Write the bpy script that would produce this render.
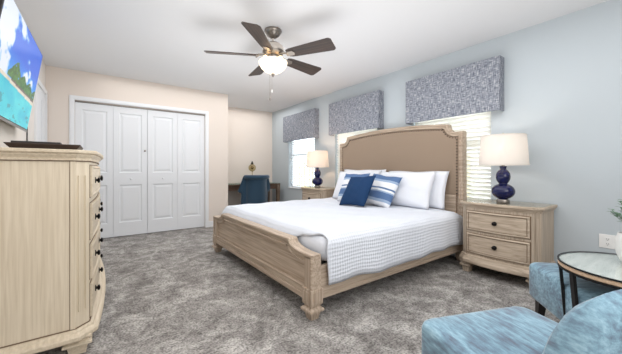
import bpy, bmesh, math, random
from mathutils import Vector, Matrix
from math import sin, cos, pi, radians as R
random.seed(7)
for o in list(bpy.data.objects): bpy.data.objects.remove(o)
S = bpy.context.scene
COL = S.collection

# ---------------------------------------------------------------- camera
YAW = 0.6353
cam_d = bpy.data.cameras.new('camera'); cam = bpy.data.objects.new('camera', cam_d); COL.objects.link(cam)
cam.location = (0, 0, 1.034); cam.rotation_euler = (pi/2, 0, -YAW)
cam_d.sensor_width = 36; cam_d.lens = 285/622*36; cam_d.shift_y = -7.5/622; cam_d.clip_start = .02
S.camera = cam
S.view_settings.view_transform = 'Standard'; S.view_settings.look = 'None'
S.view_settings.gamma = 1; S.view_settings.exposure = 0.08
try: S.view_settings.use_curve_mapping = False
except Exception: pass
# ---------------------------------------------------------------- world and large added fill lights
W = bpy.data.worlds.new('world'); S.world = W; W.use_nodes = True
bg = W.node_tree.nodes['Background']; bg.inputs[0].default_value = (.86, .93, 1, 1); bg.inputs[1].default_value = 4.5
def area(name, loc, target, size, size_y, power, color):
    l = bpy.data.lights.new(name, 'AREA'); l.shape = 'RECTANGLE'; l.size = size; l.size_y = size_y; l.energy = power; l.color = color
    o = bpy.data.objects.new(name, l); COL.objects.link(o); o.location = loc
    o.rotation_euler = (Vector(target)-Vector(loc)).to_track_quat('-Z', 'Y').to_euler(); return o
area('ceiling_soft_fill', (1.4, 2.3, 2.405), (1.4, 2.3, 0), 2.8, 5.6, 58, (1, 1, 1))  # unseen overhead fill, added to brighten the room evenly
area('alcove_fill', (2.65, 5.5, 2.405), (2.65, 5.5, 0), 1.2, 1.1, 9, (1, 1, 1))  # added fill for the alcove, no lamp hangs there
area('ceiling_bounce_fill', (1.4, 2.2, .78), (1.4, 2.2, 2.44), 1.9, 3.6, 33, (1, 1, 1))  # added upward fill, stands in for flash bounced off the ceiling
area('room_fill', (.9, -1.3, 1.7), (1.2, 5.0, 1.1), 2.6, 1.3, 36, (1, 1, 1))  # added soft fill from behind the camera

# ---------------------------------------------------------------- node helpers
def newmat(name):
    m = bpy.data.materials.new(name); m.use_nodes = True
    return m, m.node_tree.nodes, m.node_tree.links, m.node_tree.nodes['Principled BSDF']
def rgb(r, g, b):   # sRGB 0-255 to linear
    f = lambda c: (c/255/12.92) if c/255 <= .04045 else ((c/255+.055)/1.055)**2.4
    return (f(r), f(g), f(b), 1)
def plain(name, col, rough=.6, metal=0, bump=0, bscale=60, spec=.5, coat=0):
    m, n, l, b = newmat(name)
    b.inputs['Base Color'].default_value = col; b.inputs['Roughness'].default_value = rough; b.inputs['Metallic'].default_value = metal
    b.inputs['Specular IOR Level'].default_value = spec; b.inputs['Coat Weight'].default_value = coat
    tc = n.new('ShaderNodeTexCoord'); ns = n.new('ShaderNodeTexNoise'); ns.inputs['Scale'].default_value = bscale; ns.inputs['Detail'].default_value = 4
    l.new(tc.outputs['Object'], ns.inputs['Vector'])
    if bump:
        bp = n.new('ShaderNodeBump'); bp.inputs['Strength'].default_value = bump; bp.inputs['Distance'].default_value = .005
        l.new(ns.outputs['Fac'], bp.inputs['Height']); l.new(bp.outputs['Normal'], b.inputs['Normal'])
    return m
def ramp(n, stops, interp='LINEAR'):
    r = n.new('ShaderNodeValToRGB'); r.color_ramp.interpolation = interp
    e = r.color_ramp.elements
    while len(e) < len(stops): e.new(.5)
    for k, (p, c) in enumerate(stops): e[k].position = p; e[k].color = c
    return r
def wood(name, c1, c2, axis, rough=.5, scale=1.0, dark=None):
    """streaky grain running along the object axis 0/1/2"""
    m, n, l, b = newmat(name)
    tc = n.new('ShaderNodeTexCoord'); mp = n.new('ShaderNodeMapping')
    sc = [75*scale]*3; sc[axis] = 2.6*scale; mp.inputs['Scale'].default_value = sc
    l.new(tc.outputs['Object'], mp.inputs['Vector'])
    n1 = n.new('ShaderNodeTexNoise'); n1.inputs['Scale'].default_value = 1; n1.inputs['Detail'].default_value = 5; n1.inputs['Distortion'].default_value = .4
    l.new(mp.outputs[0], n1.inputs['Vector'])
    mp2 = n.new('ShaderNodeMapping'); s2 = [9*scale]*3; s2[axis] = .7*scale; mp2.inputs['Scale'].default_value = s2
    l.new(tc.outputs['Object'], mp2.inputs['Vector'])
    n2 = n.new('ShaderNodeTexWave'); n2.wave_type = 'RINGS'; n2.inputs['Scale'].default_value = .8; n2.inputs['Distortion'].default_value = 5; n2.inputs['Detail'].default_value = 2; n2.inputs['Detail Scale'].default_value = .9
    l.new(mp2.outputs[0], n2.inputs['Vector'])
    mx = n.new('ShaderNodeMath'); mx.operation = 'MULTIPLY_ADD'; mx.inputs[1].default_value = .08
    l.new(n2.outputs['Fac'], mx.inputs[0])
    sb = n.new('ShaderNodeMath'); sb.operation = 'MULTIPLY'; sb.inputs[1].default_value = .92
    l.new(n1.outputs['Fac'], sb.inputs[0]); l.new(sb.outputs[0], mx.inputs[2])
    rp = ramp(n, [(.30, c2), (.64, c1)]); l.new(mx.outputs[0], rp.inputs[0]); l.new(rp.outputs[0], b.inputs['Base Color'])
    b.inputs['Roughness'].default_value = rough; b.inputs['Specular IOR Level'].default_value = .35
    bp = n.new('ShaderNodeBump'); bp.inputs['Strength'].default_value = .12; bp.inputs['Distance'].default_value = .003
    l.new(mx.outputs[0], bp.inputs['Height']); l.new(bp.outputs['Normal'], b.inputs['Normal'])
    return m
M = {}
M['ceiling'] = plain('ceiling_paint', rgb(226, 226, 227), .95, bump=.15, bscale=90, spec=.1)
M['white_wall'] = plain('white_wall_paint', rgb(232, 226, 220), .9, bump=.1, spec=.15)
M['beige'] = plain('beige_wall_paint', rgb(230, 219, 209), .9, bump=.1, spec=.15)
M['blue_wall'] = plain('pale_blue_wall_paint', rgb(190, 198, 203), .8, bump=.1, spec=.25)
M['trim'] = plain('white_trim_paint', rgb(236, 237, 239), .5, spec=.35)
M['door'] = plain('white_door_paint', rgb(232, 234, 237), .55, bump=.05, bscale=120, spec=.35)
M['dark'] = plain('dark_interior', rgb(40, 38, 36), .9)
M['outer'] = plain('outside_wall', rgb(200, 195, 185), .9)
M['bedwood_y'] = wood('washed_oak_y', rgb(198, 180, 161), rgb(156, 137, 119), 1)
M['bedwood_x'] = wood('washed_oak_x', rgb(198, 180, 161), rgb(156, 137, 119), 0)
M['bedwood_z'] = wood('washed_oak_z', rgb(198, 180, 161), rgb(156, 137, 119), 2)
M['dress_z'] = wood('cream_oak_z', rgb(223, 210, 188), rgb(206, 191, 167), 2, scale=1.3)
M['dress_x'] = wood('cream_oak_x', rgb(218, 204, 182), rgb(200, 185, 161), 0)
M['night_x'] = wood('greige_oak_x', rgb(202, 185, 165), rgb(164, 146, 127), 0)
M['night_z'] = wood('greige_oak_z', rgb(192, 176, 157), rgb(154, 138, 121), 2)
M['shade_groove'] = plain('shade_groove_brown', rgb(112, 92, 72), .8)  # brown for painted shadow lines, also for panel grooves and drawer joints
M['iron'] = plain('dark_bronze_metal', rgb(32, 29, 28), .35, .8)
M['blackmetal'] = plain('black_metal', rgb(20, 20, 22), .45, .3)
M['nickel'] = plain('brushed_nickel', rgb(146, 139, 132), .3, .95)
M['blade'] = wood('dark_walnut_blade', rgb(70, 56, 49), rgb(40, 33, 31), 0, rough=.45)
M['deskwood'] = wood('dark_desk_wood', rgb(92, 68, 52), rgb(58, 42, 33), 0)
M['deskpanel'] = wood('worn_desk_leg', rgb(126, 108, 92), rgb(84, 68, 56), 2)
M['headfab'] = plain('taupe_linen', rgb(152, 134, 117), .95, bump=.5, bscale=420, spec=.1)
M['nail'] = plain('bronze_nailheads', rgb(48, 37, 30), .4, .6)
M['sheet'] = plain('white_sheet', rgb(228, 232, 240), .9, bump=.2, bscale=14, spec=.1)
M['pillow'] = plain('white_pillow_cotton', rgb(232, 235, 242), .9, bump=.35, bscale=16, spec=.1)
M['shade'] = None
M['cobalt'] = plain('cobalt_glazed_ceramic', rgb(14, 20, 70), .08, spec=.5, coat=0)
M['screen_frame'] = plain('black_plastic', rgb(24, 24, 26), .35)
M['traywood'] = plain('dark_tray_wood', rgb(58, 44, 38), .5, bump=.2)
M['blackbox'] = plain('matte_black_box', rgb(50, 42, 40), .5)
M['plastic'] = plain('white_plastic', rgb(238, 238, 236), .35)
M['pot'] = plain('speckled_white_ceramic', rgb(226, 226, 224), .4, bump=.3, bscale=40)
M['leaf'] = plain('grey_green_leaf', rgb(96, 128, 104), .6)
M['stem'] = plain('green_stem', rgb(80, 98, 70), .7)
M['legdark'] = plain('espresso_leg', rgb(36, 28, 26), .4)
M['bread'] = wood('light_oak_rim', rgb(218, 190, 162), rgb(196, 164, 134), 0)
M['fence'] = wood('yellow_fence_wood', rgb(206, 190, 140), rgb(176, 158, 108), 2)
M['grass'] = plain('pale_paving', rgb(196, 194, 182), .95, bump=.4)
M['brass'] = plain('aged_brass', rgb(176, 150, 100), .25, .9)
M['slat_c'] = None

def mk_carpet():
    m, n, l, b = newmat('grey_carpet'); tc = n.new('ShaderNodeTexCoord')
    def noise(sc, det, dist=0, stretch=None):
        ns = n.new('ShaderNodeTexNoise'); ns.inputs['Scale'].default_value = sc; ns.inputs['Detail'].default_value = det; ns.inputs['Distortion'].default_value = dist
        if stretch:
            mp = n.new('ShaderNodeMapping'); mp.inputs['Scale'].default_value = stretch; l.new(tc.outputs['Object'], mp.inputs[0]); l.new(mp.outputs[0], ns.inputs['Vector'])
        else: l.new(tc.outputs['Object'], ns.inputs['Vector'])
        return ns
    big = noise(5.0, 7, .7); big.inputs['Roughness'].default_value = .68
    fine = noise(80, 2, .2); mid = noise(26, 3, .4)
    r1 = ramp(n, [(.36, rgb(132, 128, 125)), (.5, rgb(160, 156, 152)), (.62, rgb(188, 184, 180))]); l.new(big.outputs['Fac'], r1.inputs[0])
    r2 = ramp(n, [(.36, (.45, .445, .44, 1)), (.5, (.92, .92, .92, 1)), (.62, (1.28, 1.28, 1.27, 1))])
    ad = n.new('ShaderNodeMath'); ad.operation = 'MULTIPLY_ADD'; ad.inputs[1].default_value = .65
    sc2 = n.new('ShaderNodeMath'); sc2.operation = 'MULTIPLY'; sc2.inputs[1].default_value = .35
    l.new(mid.outputs['Fac'], sc2.inputs[0]); l.new(fine.outputs['Fac'], ad.inputs[0]); l.new(sc2.outputs[0], ad.inputs[2])
    l.new(ad.outputs[0], r2.inputs[0])
    mx = n.new('ShaderNodeMix'); mx.data_type = 'RGBA'; mx.blend_type = 'MULTIPLY'; mx.inputs[0].default_value = 1
    l.new(r1.outputs[0], mx.inputs[6]); l.new(r2.outputs[0], mx.inputs[7]); l.new(mx.outputs[2], b.inputs['Base Color'])
    b.inputs['Roughness'].default_value = 1; b.inputs['Specular IOR Level'].default_value = .05
    bp = n.new('ShaderNodeBump'); bp.inputs['Strength'].default_value = .9; bp.inputs['Distance'].default_value = .015
    l.new(ad.outputs[0], bp.inputs['Height']); l.new(bp.outputs[0], b.inputs['Normal']); return m
M['carpet'] = mk_carpet()

def mk_coverlet():
    m, n, l, b = newmat('white_waffle_coverlet'); uv = n.new('ShaderNodeUVMap')
    b.inputs['Base Color'].default_value = rgb(222, 226, 234); b.inputs['Roughness'].default_value = .92; b.inputs['Specular IOR Level'].default_value = .1
    def wave(direction, sc, dist):
        w = n.new('ShaderNodeTexWave'); w.bands_direction = direction; w.inputs['Scale'].default_value = sc; w.inputs['Distortion'].default_value = dist
        w.inputs['Detail'].default_value = 2; w.inputs['Detail Scale'].default_value = 1.6; l.new(uv.outputs[0], w.inputs['Vector']); return w
    a = wave('Y', 11.5, 1.6); c = wave('X', 14, 2.4)
    ad = n.new('ShaderNodeMath'); ad.operation = 'MULTIPLY_ADD'; ad.inputs[1].default_value = .55
    l.new(c.outputs['Fac'], ad.inputs[0]); l.new(a.outputs['Fac'], ad.inputs[2])
    bp = n.new('ShaderNodeBump'); bp.inputs['Strength'].default_value = .30; bp.inputs['Distance'].default_value = .008
    l.new(ad.outputs[0], bp.inputs['Height']); l.new(bp.outputs[0], b.inputs['Normal']); return m
M['coverlet'] = mk_coverlet()

def mk_velvet():
    m, n, l, b = newmat('mottled_blue_velvet'); tc = n.new('ShaderNodeTexCoord')
    mp = n.new('ShaderNodeMapping'); mp.inputs['Scale'].default_value = (55, 11, 55); mp.inputs['Rotation'].default_value = (0, 0, R(12)); l.new(tc.outputs['Object'], mp.inputs[0])
    n1 = n.new('ShaderNodeTexNoise'); n1.inputs['Scale'].default_value = 1; n1.inputs['Detail'].default_value = 6; n1.inputs['Roughness'].default_value = .7; l.new(mp.outputs[0], n1.inputs['Vector'])
    n2 = n.new('ShaderNodeTexNoise'); n2.inputs['Scale'].default_value = 7; n2.inputs['Detail'].default_value = 4; l.new(tc.outputs['Object'], n2.inputs['Vector'])
    av = n.new('ShaderNodeMath'); av.operation = 'MULTIPLY_ADD'; av.inputs[1].default_value = .6
    s = n.new('ShaderNodeMath'); s.operation = 'MULTIPLY'; s.inputs[1].default_value = .4
    l.new(n2.outputs['Fac'], s.inputs[0]); l.new(n1.outputs['Fac'], av.inputs[0]); l.new(s.outputs[0], av.inputs[2])
    rp = ramp(n, [(.38, rgb(104, 114, 130)), (.46, rgb(116, 142, 160)), (.53, rgb(134, 168, 186)), (.63, rgb(166, 198, 212))]); l.new(av.outputs[0], rp.inputs[0])
    l.new(rp.outputs[0], b.inputs['Base Color']); b.inputs['Roughness'].default_value = .7; b.inputs['Sheen Weight'].default_value = .4; b.inputs['Sheen Roughness'].default_value = .4
    b.inputs['Specular IOR Level'].default_value = .15
    bp = n.new('ShaderNodeBump'); bp.inputs['Strength'].default_value = .25; bp.inputs['Distance'].default_value = .004
    l.new(n1.outputs['Fac'], bp.inputs['Height']); l.new(bp.outputs[0], b.inputs['Normal']); return m
M['velvet'] = mk_velvet()

def mk_weave():
    m, n, l, b = newmat('blue_grey_slub_weave'); tc = n.new('ShaderNodeTexCoord')
    outs = []
    for sc in ((150, 150, 15), (150, 18, 150)):
        mp = n.new('ShaderNodeMapping'); mp.inputs['Scale'].default_value = sc; l.new(tc.outputs['Object'], mp.inputs[0])
        ns = n.new('ShaderNodeTexNoise'); ns.inputs['Scale'].default_value = 1; ns.inputs['Detail'].default_value = 2; l.new(mp.outputs[0], ns.inputs['Vector']); outs.append(ns)
    av = n.new('ShaderNodeMath'); av.operation = 'ADD'; l.new(outs[0].outputs['Fac'], av.inputs[0]); l.new(outs[1].outputs['Fac'], av.inputs[1])
    hv = n.new('ShaderNodeMath'); hv.operation = 'MULTIPLY'; hv.inputs[1].default_value = .5; l.new(av.outputs[0], hv.inputs[0])
    rp = ramp(n, [(.37, rgb(88, 93, 106)), (.46, rgb(122, 127, 138)), (.54, rgb(150, 153, 161)), (.66, rgb(204, 205, 208))]); l.new(hv.outputs[0], rp.inputs[0])
    l.new(rp.outputs[0], b.inputs['Base Color']); b.inputs['Roughness'].default_value = .95; b.inputs['Specular IOR Level'].default_value = .1
    return m
M['weave'] = mk_weave()
M['teal'] = plain('deep_teal_velvet', rgb(18, 56, 80), .7, bump=.2, bscale=30)
M['teal'].node_tree.nodes['Principled BSDF'].inputs['Sheen Weight'].default_value = .3
M['navy'] = plain('navy_cotton', rgb(36, 62, 98), .9, bump=.3, bscale=200, spec=.1)

def mk_stripe():
    m, n, l, b = newmat('blue_white_striped_cotton'); tc = n.new('ShaderNodeTexCoord'); sp = n.new('ShaderNodeSeparateXYZ'); l.new(tc.outputs['Object'], sp.inputs[0])
    mul = n.new('ShaderNodeMath'); mul.operation = 'MULTIPLY'; mul.inputs[1].default_value = 1/.44; l.new(sp.outputs[2], mul.inputs[0])
    wt, lb, bl = rgb(234, 236, 240), rgb(156, 176, 202), rgb(92, 118, 158)
    rp = ramp(n, [(0, wt), (.13, lb), (.21, bl), (.40, lb), (.44, wt), (.50, bl), (.545, wt), (.72, lb), (.79, bl), (.95, lb)], 'CONSTANT')
    l.new(mul.outputs[0], rp.inputs[0]); l.new(rp.outputs[0], b.inputs['Base Color']); b.inputs['Roughness'].default_value = .95; b.inputs['Specular IOR Level'].default_value = .1
    return m
M['stripe'] = mk_stripe()

def translucent(name, col, mix=.5, emit=0):
    m, n, l, b = newmat(name); out = n['Material Output']
    b.inputs['Base Color'].default_value = col; b.inputs['Roughness'].default_value = .8; b.inputs['Specular IOR Level'].default_value = .2
    t = n.new('ShaderNodeBsdfTranslucent'); t.inputs[0].default_value = col
    mx = n.new('ShaderNodeMixShader'); mx.inputs[0].default_value = mix
    l.new(b.outputs[0], mx.inputs[1]); l.new(t.outputs[0], mx.inputs[2]); l.new(mx.outputs[0], out.inputs['Surface']); return m
M['shade'] = translucent('linen_lamp_shade', rgb(236, 231, 225), .38)
M['slat_c'] = translucent('cream_blind_slat', rgb(250, 248, 243), .30)
M['slat_w'] = translucent('white_blind_slat', rgb(244, 246, 248), .3)
def emis(name, col, s):
    m, n, l, b = newmat(name); b.inputs['Base Color'].default_value = col; b.inputs['Emission Color'].default_value = col; b.inputs['Emission Strength'].default_value = s; return m
M['bowl'] = emis('lit_frosted_glass', rgb(255, 240, 216), .75)
M['bulb'] = emis('lit_bulb', rgb(255, 214, 160), 3)
def mk_glass(name, col, gloss=.08, rough=.02):
    m, n, l, b = newmat(name); out = n['Material Output']; n.remove(b)
    t = n.new('ShaderNodeBsdfTransparent'); t.inputs[0].default_value = col; g = n.new('ShaderNodeBsdfGlossy'); g.inputs['Roughness'].default_value = rough
    lw_ = n.new('ShaderNodeLayerWeight'); pw = n.new('ShaderNodeMath'); pw.operation = 'POWER'; pw.inputs[1].default_value = 4; f = n.new('ShaderNodeMath'); f.operation = 'MULTIPLY_ADD'; f.inputs[1].default_value = .5; f.inputs[2].default_value = .03; l.new(lw_.outputs['Facing'], pw.inputs[0]); l.new(pw.outputs[0], f.inputs[0]); mx = n.new('ShaderNodeMixShader')
    l.new(f.outputs[0], mx.inputs[0]); l.new(t.outputs[0], mx.inputs[1]); l.new(g.outputs[0], mx.inputs[2]); l.new(mx.outputs[0], out.inputs['Surface']); return m
M['glass'] = mk_glass('clear_glass', (.97, .985, .98, 1))
M['smoke_glass'] = mk_glass('smoky_amber_glass', (.72, .66, .5, 1))
def mk_tabletop():
    m, n, l, b = newmat('pale_grey_wash_tabletop'); tc = n.new('ShaderNodeTexCoord'); mp = n.new('ShaderNodeMapping'); mp.inputs['Scale'].default_value = (4, 30, 4); mp.inputs['Rotation'].default_value = (0, 0, R(70))
    l.new(tc.outputs['Object'], mp.inputs[0]); ns = n.new('ShaderNodeTexNoise'); ns.inputs['Scale'].default_value = 1; ns.inputs['Detail'].default_value = 5; l.new(mp.outputs[0], ns.inputs['Vector'])
    rp = ramp(n, [(.35, rgb(206, 209, 206)), (.6, rgb(234, 235, 231))]); l.new(ns.outputs['Fac'], rp.inputs[0]); l.new(rp.outputs[0], b.inputs['Base Color']); b.inputs['Roughness'].default_value = .08; b.inputs['Coat Weight'].default_value = .5
    return m
M['tabletop'] = mk_tabletop()

# ---------------------------------------------------------------- mesh helpers
class MB:
    def __init__(s): s.bm = bmesh.new()
    def box(s, x0, x1, y0, y1, z0, z1, bev=0):
        vs = [s.bm.verts.new((x, y, z)) for x in (x0, x1) for y in (y0, y1) for z in (z0, z1)]
        fs = [s.bm.faces.new([vs[i] for i in q]) for q in ((0, 1, 3, 2), (4, 6, 7, 5), (0, 4, 5, 1), (2, 3, 7, 6), (0, 2, 6, 4), (1, 5, 7, 3))]
        if bev:
            es = list({e for f in fs for e in f.edges}); bmesh.ops.bevel(s.bm, geom=es, offset=bev, segments=2, profile=.5, affect='EDGES')
        return s
    def rings(s, rings, close=True, cap=True):
        """loft a list of rings (lists of points)"""
        V = [[s.bm.verts.new(p) for p in r] for r in rings]; n = len(V[0])
        for a, b in zip(V, V[1:]):
            for i in range(n if close else n-1):
                j = (i+1) % n
                try: s.bm.faces.new((a[i], a[j], b[j], b[i]))
                except ValueError: pass
        if cap and close:
            s.bm.faces.new(V[0][::-1]); s.bm.faces.new(V[-1])
        return s
    def lathe(s, prof, c=(0, 0), n=32, cap=True):
        return s.rings([[(c[0]+r*cos(2*pi*i/n), c[1]+r*sin(2*pi*i/n), z) for i in range(n)] for r, z in prof], True, cap)
    def sq(s, prof, c=(0, 0)):
        """square turned shape: (halfwidth, z)"""
        return s.rings([[(c[0]-h, c[1]-h, z), (c[0]+h, c[1]-h, z), (c[0]+h, c[1]+h, z), (c[0]-h, c[1]+h, z)] for h, z in prof])
    def tube(s, pts, r, n=8, taper=None):
        rings = []
        for k, p in enumerate(pts):
            p = Vector(p); a = Vector(pts[max(k-1, 0)]); b = Vector(pts[min(k+1, len(pts)-1)]); d = (b-a).normalized()
            up = Vector((0, 0, 1)) if abs(d.z) < .9 else Vector((1, 0, 0)); u = d.cross(up).normalized(); v = d.cross(u)
            rr = r if taper is None else r+(taper-r)*k/(len(pts)-1)
            rings.append([tuple(p+u*rr*cos(2*pi*i/n)+v*rr*sin(2*pi*i/n)) for i in range(n)])
        return s.rings(rings)
    def bar(s, a, b, w, t, side=(0, 0, 1), w2=None):
        a, b = Vector(a), Vector(b); d = (b-a).normalized(); u = d.cross(Vector(side))
        if u.length < 1e-4: u = d.cross(Vector((1, 0, 0)))
        u.normalize(); v = d.cross(u).normalized(); w2 = w2 or w; k = w2/w
        return s.rings([[tuple(p+u*i*ww/2+v*j*tt/2) for i, j in ((-1, -1), (1, -1), (1, 1), (-1, 1))] for p, ww, tt in ((a, w, t), (b, w2, t*k))])
    def ball(s, c, r, n=12, sz=1):
        return s.lathe([(max(r*sin(pi*k/n), r*.02), c[2]-r*sz*cos(pi*k/n)) for k in range(n+1)], c[:2], 2*n)
    def prism(s, poly, axis, a, b):
        """extrude a 2-D polygon along an axis from a to b"""
        def P(u, v, w): return (w, u, v) if axis == 0 else (u, w, v) if axis == 1 else (u, v, w)
        return s.rings([[P(u, v, a) for u, v in poly], [P(u, v, b) for u, v in poly]])
    def build(s, name, mat, parent=None, smooth=None, solid=0, sub=0):
        bmesh.ops.recalc_face_normals(s.bm, faces=s.bm.faces)
        me = bpy.data.meshes.new(name); s.bm.to_mesh(me); s.bm.free()
        o = bpy.data.objects.new(name, me); COL.objects.link(o); me.materials.append(mat)
        if smooth is not None:
            me.shade_smooth()
            try: me.set_sharp_from_angle(angle=R(smooth))
            except Exception: pass
        if solid:
            md = o.modifiers.new('solid', 'SOLIDIFY'); md.thickness = solid; md.offset = 0
        if sub:
            md = o.modifiers.new('sub', 'SUBSURF'); md.levels = sub; md.render_levels = sub
        if parent: o.parent = parent
        return o
def tag(o, label=None, cat=None, group=None, kind=None):
    if label: o['label'] = label
    if cat: o['category'] = cat
    if group: o['group'] = group
    if kind: o['kind'] = kind
    return o
def thing(name, label, cat, loc=(0, 0, 0), rot=(0, 0, 0), group=None):
    o = bpy.data.objects.new(name, None); COL.objects.link(o); o.location = loc; o.rotation_euler = rot; o.empty_display_size = .1
    return tag(o, label, cat, group)
def struct(o): o['kind'] = 'structure'; return o
def copy_tree(o, parent=None):
    c = o.copy(); COL.objects.link(c)
    if parent: c.parent = parent
    for ch in list(o.children): copy_tree(ch, c)
    return c
def box(name, mat, *a, **k):
    parent = k.pop('parent', None); return MB().box(*a, **k).build(name, mat, parent)

# ---------------------------------------------------------------- the room
H = 2.44; XL = -.60; XB = 3.40; YC = 5.22; YA = 6.22; YR = -1.7; XR = 1.917
struct(box('floor', M['carpet'], XL-.1, XB+.15, YR-.1, YA+.1, -.1, 0))
struct(box('ceiling', M['ceiling'], XL-.1, XB+.15, YR-.1, YA+.1, H, H+.1))
struct(box('wall_left', M['white_wall'], XL-.1, XL, YR-.1, YC+.0, 0, H))
struct(box('wall_rear', M['white_wall'], XL, XB, YR-.1, YR, 0, H))
struct(box('wall_back', M['beige'], XR-.6, XB, YA, YA+.1, 0, H))
# closet wall with the wide opening
CX0, CX1, CH = -.298, 1.50, 2.02
w = MB(); w.box(XL-.1, CX0, YC, YC+.1, 0, H).box(CX1, XR, YC, YC+.1, 0, H).box(CX0, CX1, YC, YC+.1, CH, H).box(XR-.1, XR, YC+.1, YA, 0, H)
struct(w.build('wall_closet', M['beige']))
struct(MB().box(CX0-.1, CX1+.1, YC+.5, YC+.55, 0, H).box(CX0-.15, CX0-.1, YC+.1, YC+.55, 0, H).build('wall_closet_inside', M['dark']))  # closet inside coloured dark, as the shade behind the door gap
# blue wall with three windows
WC = [1.81, 3.395, 4.98]; WW = .97; WZ0, WZ1 = .62, 2.08; WT = .13
w = MB(); y = YR
for c in WC:
    w.box(XB, XB+WT, y, c-WW/2, 0, H); w.box(XB, XB+WT, c-WW/2, c+WW/2, 0, WZ0); w.box(XB, XB+WT, c-WW/2, c+WW/2, WZ1, H); y = c+WW/2
w.box(XB, XB+WT, y, YA+.1, 0, H)
struct(w.build('wall_right', M['blue_wall']))
def baseboard(name, *a): struct(box(name, M['trim'], *a))
baseboard('baseboard_closet', 1.548, XR+.0, YC-.015, YC-.001, .001, .10)
baseboard('baseboard_closet_left', XL+.016, -.362, YC-.015, YC-.001, .001, .10)
baseboard('baseboard_back', XR+.016, XB-.016, YA-.015, YA-.001, .001, .10)
baseboard('baseboard_right', XB-.015, XB-.001, YR+.02, YA-.001, .001, .10)
baseboard('baseboard_left', XL+.001, XL+.015, YR+.02, 4.35, .001, .10)
baseboard('baseboard_rear', XL+.016, XB-.016, YR+.001, YR+.015, .001, .10)
# closet casing
def casing(x0, x1, zt, wd=.058):
    b = MB()
    for a0, a1, d in ((0, wd, .014), (.012, wd-.014, .022)):
        b.box(x0-wd+a0, x0-wd+a1, YC-d, YC-.0005, 0.001, zt+a1).box(x1+wd-a1, x1+wd-a0, YC-d, YC-.0005, 0.001, zt+a1)
        b.box(x0-wd+a1, x1+wd-a1, YC-d, YC-.0005, zt+a0, zt+a1)
    return b
struct(casing(CX0, CX1, CH).build('trim_1', M['trim']))
struct(box('trim_2', M['nickel'], CX0+.002, CX1-.002, YC+.02, YC+.06, CH-.018, CH-.002))
# four bifold leaves with moulded panels
def panel_rings(b, u0, u1, v0, v1, ring, place):
    """stepped rectangular relief; ring = (inset, depth)"""
    rs = []
    for ins, d in ring: rs.append([place(u0+ins, v0+ins, d), place(u1-ins, v0+ins, d), place(u1-ins, v1-ins, d), place(u0+ins, v1-ins, d)])
    V = [[b.bm.verts.new(p) for p in r] for r in rs]
    for a, c in zip(V, V[1:]):
        for i in range(4): b.bm.faces.new((a[i], a[(i+1) % 4], c[(i+1) % 4], c[i]))
    b.bm.faces.new(V[-1])
def leaf_door(name, x0, x1, panels, knobx=None, zt=1.995):
    w = x1-x0; b = MB(); yf = YC+.028; yb = YC+.062
    xs = [0]+[v for p in panels[:1] for v in (p[0], p[1])]+[w]
    # frame faces around the panels
    zs = sorted({.012, zt, *[v for p in panels for v in (p[2], p[3])]})
    xs = [0, panels[0][0], panels[0][1], w]
    for i in range(3):
        for k in range(len(zs)-1):
            if i == 1 and any(abs(p[2]-zs[k]) < 1e-6 for p in panels): continue
            vs = [b.bm.verts.new((x0+X, yf, Z)) for X, Z in ((xs[i], zs[k]), (xs[i+1], zs[k]), (xs[i+1], zs[k+1]), (xs[i], zs[k+1]))]; b.bm.faces.new(vs)
    for p in panels: panel_rings(b, x0+p[0], x0+p[1], p[2], p[3], [(0, 0), (.012, .012), (.024, .012), (.05, .003)], lambda u, v, d: (u, yf+d, v))
    b.box(x0, x0+.001, yf, yb, .012, zt); b.box(x1-.001, x1, yf, yb, .012, zt); b.box(x0, x1, yb-.001, yb, .012, zt)
    bmesh.ops.remove_doubles(b.bm, verts=b.bm.verts, dist=1e-5)
    d = struct(b.build(name, M['door']))
    if knobx is not None:
        for kx, kz in knobx:
            k = MB().rings([[(kx+r*cos(2*pi*i/16), yf-dy, kz+r*sin(2*pi*i/16)) for i in range(16)] for r, dy in ((.007, 0), (.007, .010), (.014, .016), (.015, .022), (.008, .028))]).build('knob', M['nickel'] if kz > 1.1 else M['door'], d, 40)
            if kz > 1.1: k['label'] = 'small metal catch knob'
    return d
lw = (CX1-CX0)/4
PN = [(.075, lw-.075, .22, .80), (.075, lw-.075, .985, 1.90)]
for k in range(4):
    kn = {1: [(CX0+2*lw-.035, 1.33), (CX0+1.5*lw, .89)], 2: [(CX0+2.5*lw, .89)]}.get(k, None)
    leaf_door('door_%d' % (k+1), CX0+k*lw+(.0004 if k % 2 else .0015), CX0+(k+1)*lw-(.0015 if k % 2 else .0004), PN, kn)
# hall door on the left wall, beyond the dresser
b = MB()
for y0, y1 in ((4.40, 4.46), (5.14, 5.20)): b.box(XL+.0005, XL+.02, y0, y1, .001, 2.09)
b.box(XL+.0005, XL+.02, 4.46, 5.14, 2.03, 2.09); struct(b.build('trim_3', M['trim']))
dd = struct(box('door_5', M['door'], XL+.001, XL+.008, 4.465, 5.135, .012, 2.025))
for z0, z1 in ((.22, .9), (1.02, 1.9)):
    for y0 in (4.54, 4.83): box('door_panel', M['door'], XL+.008, XL+.013, y0, y0+.22, z0, z1, parent=dd, bev=.004)

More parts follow.
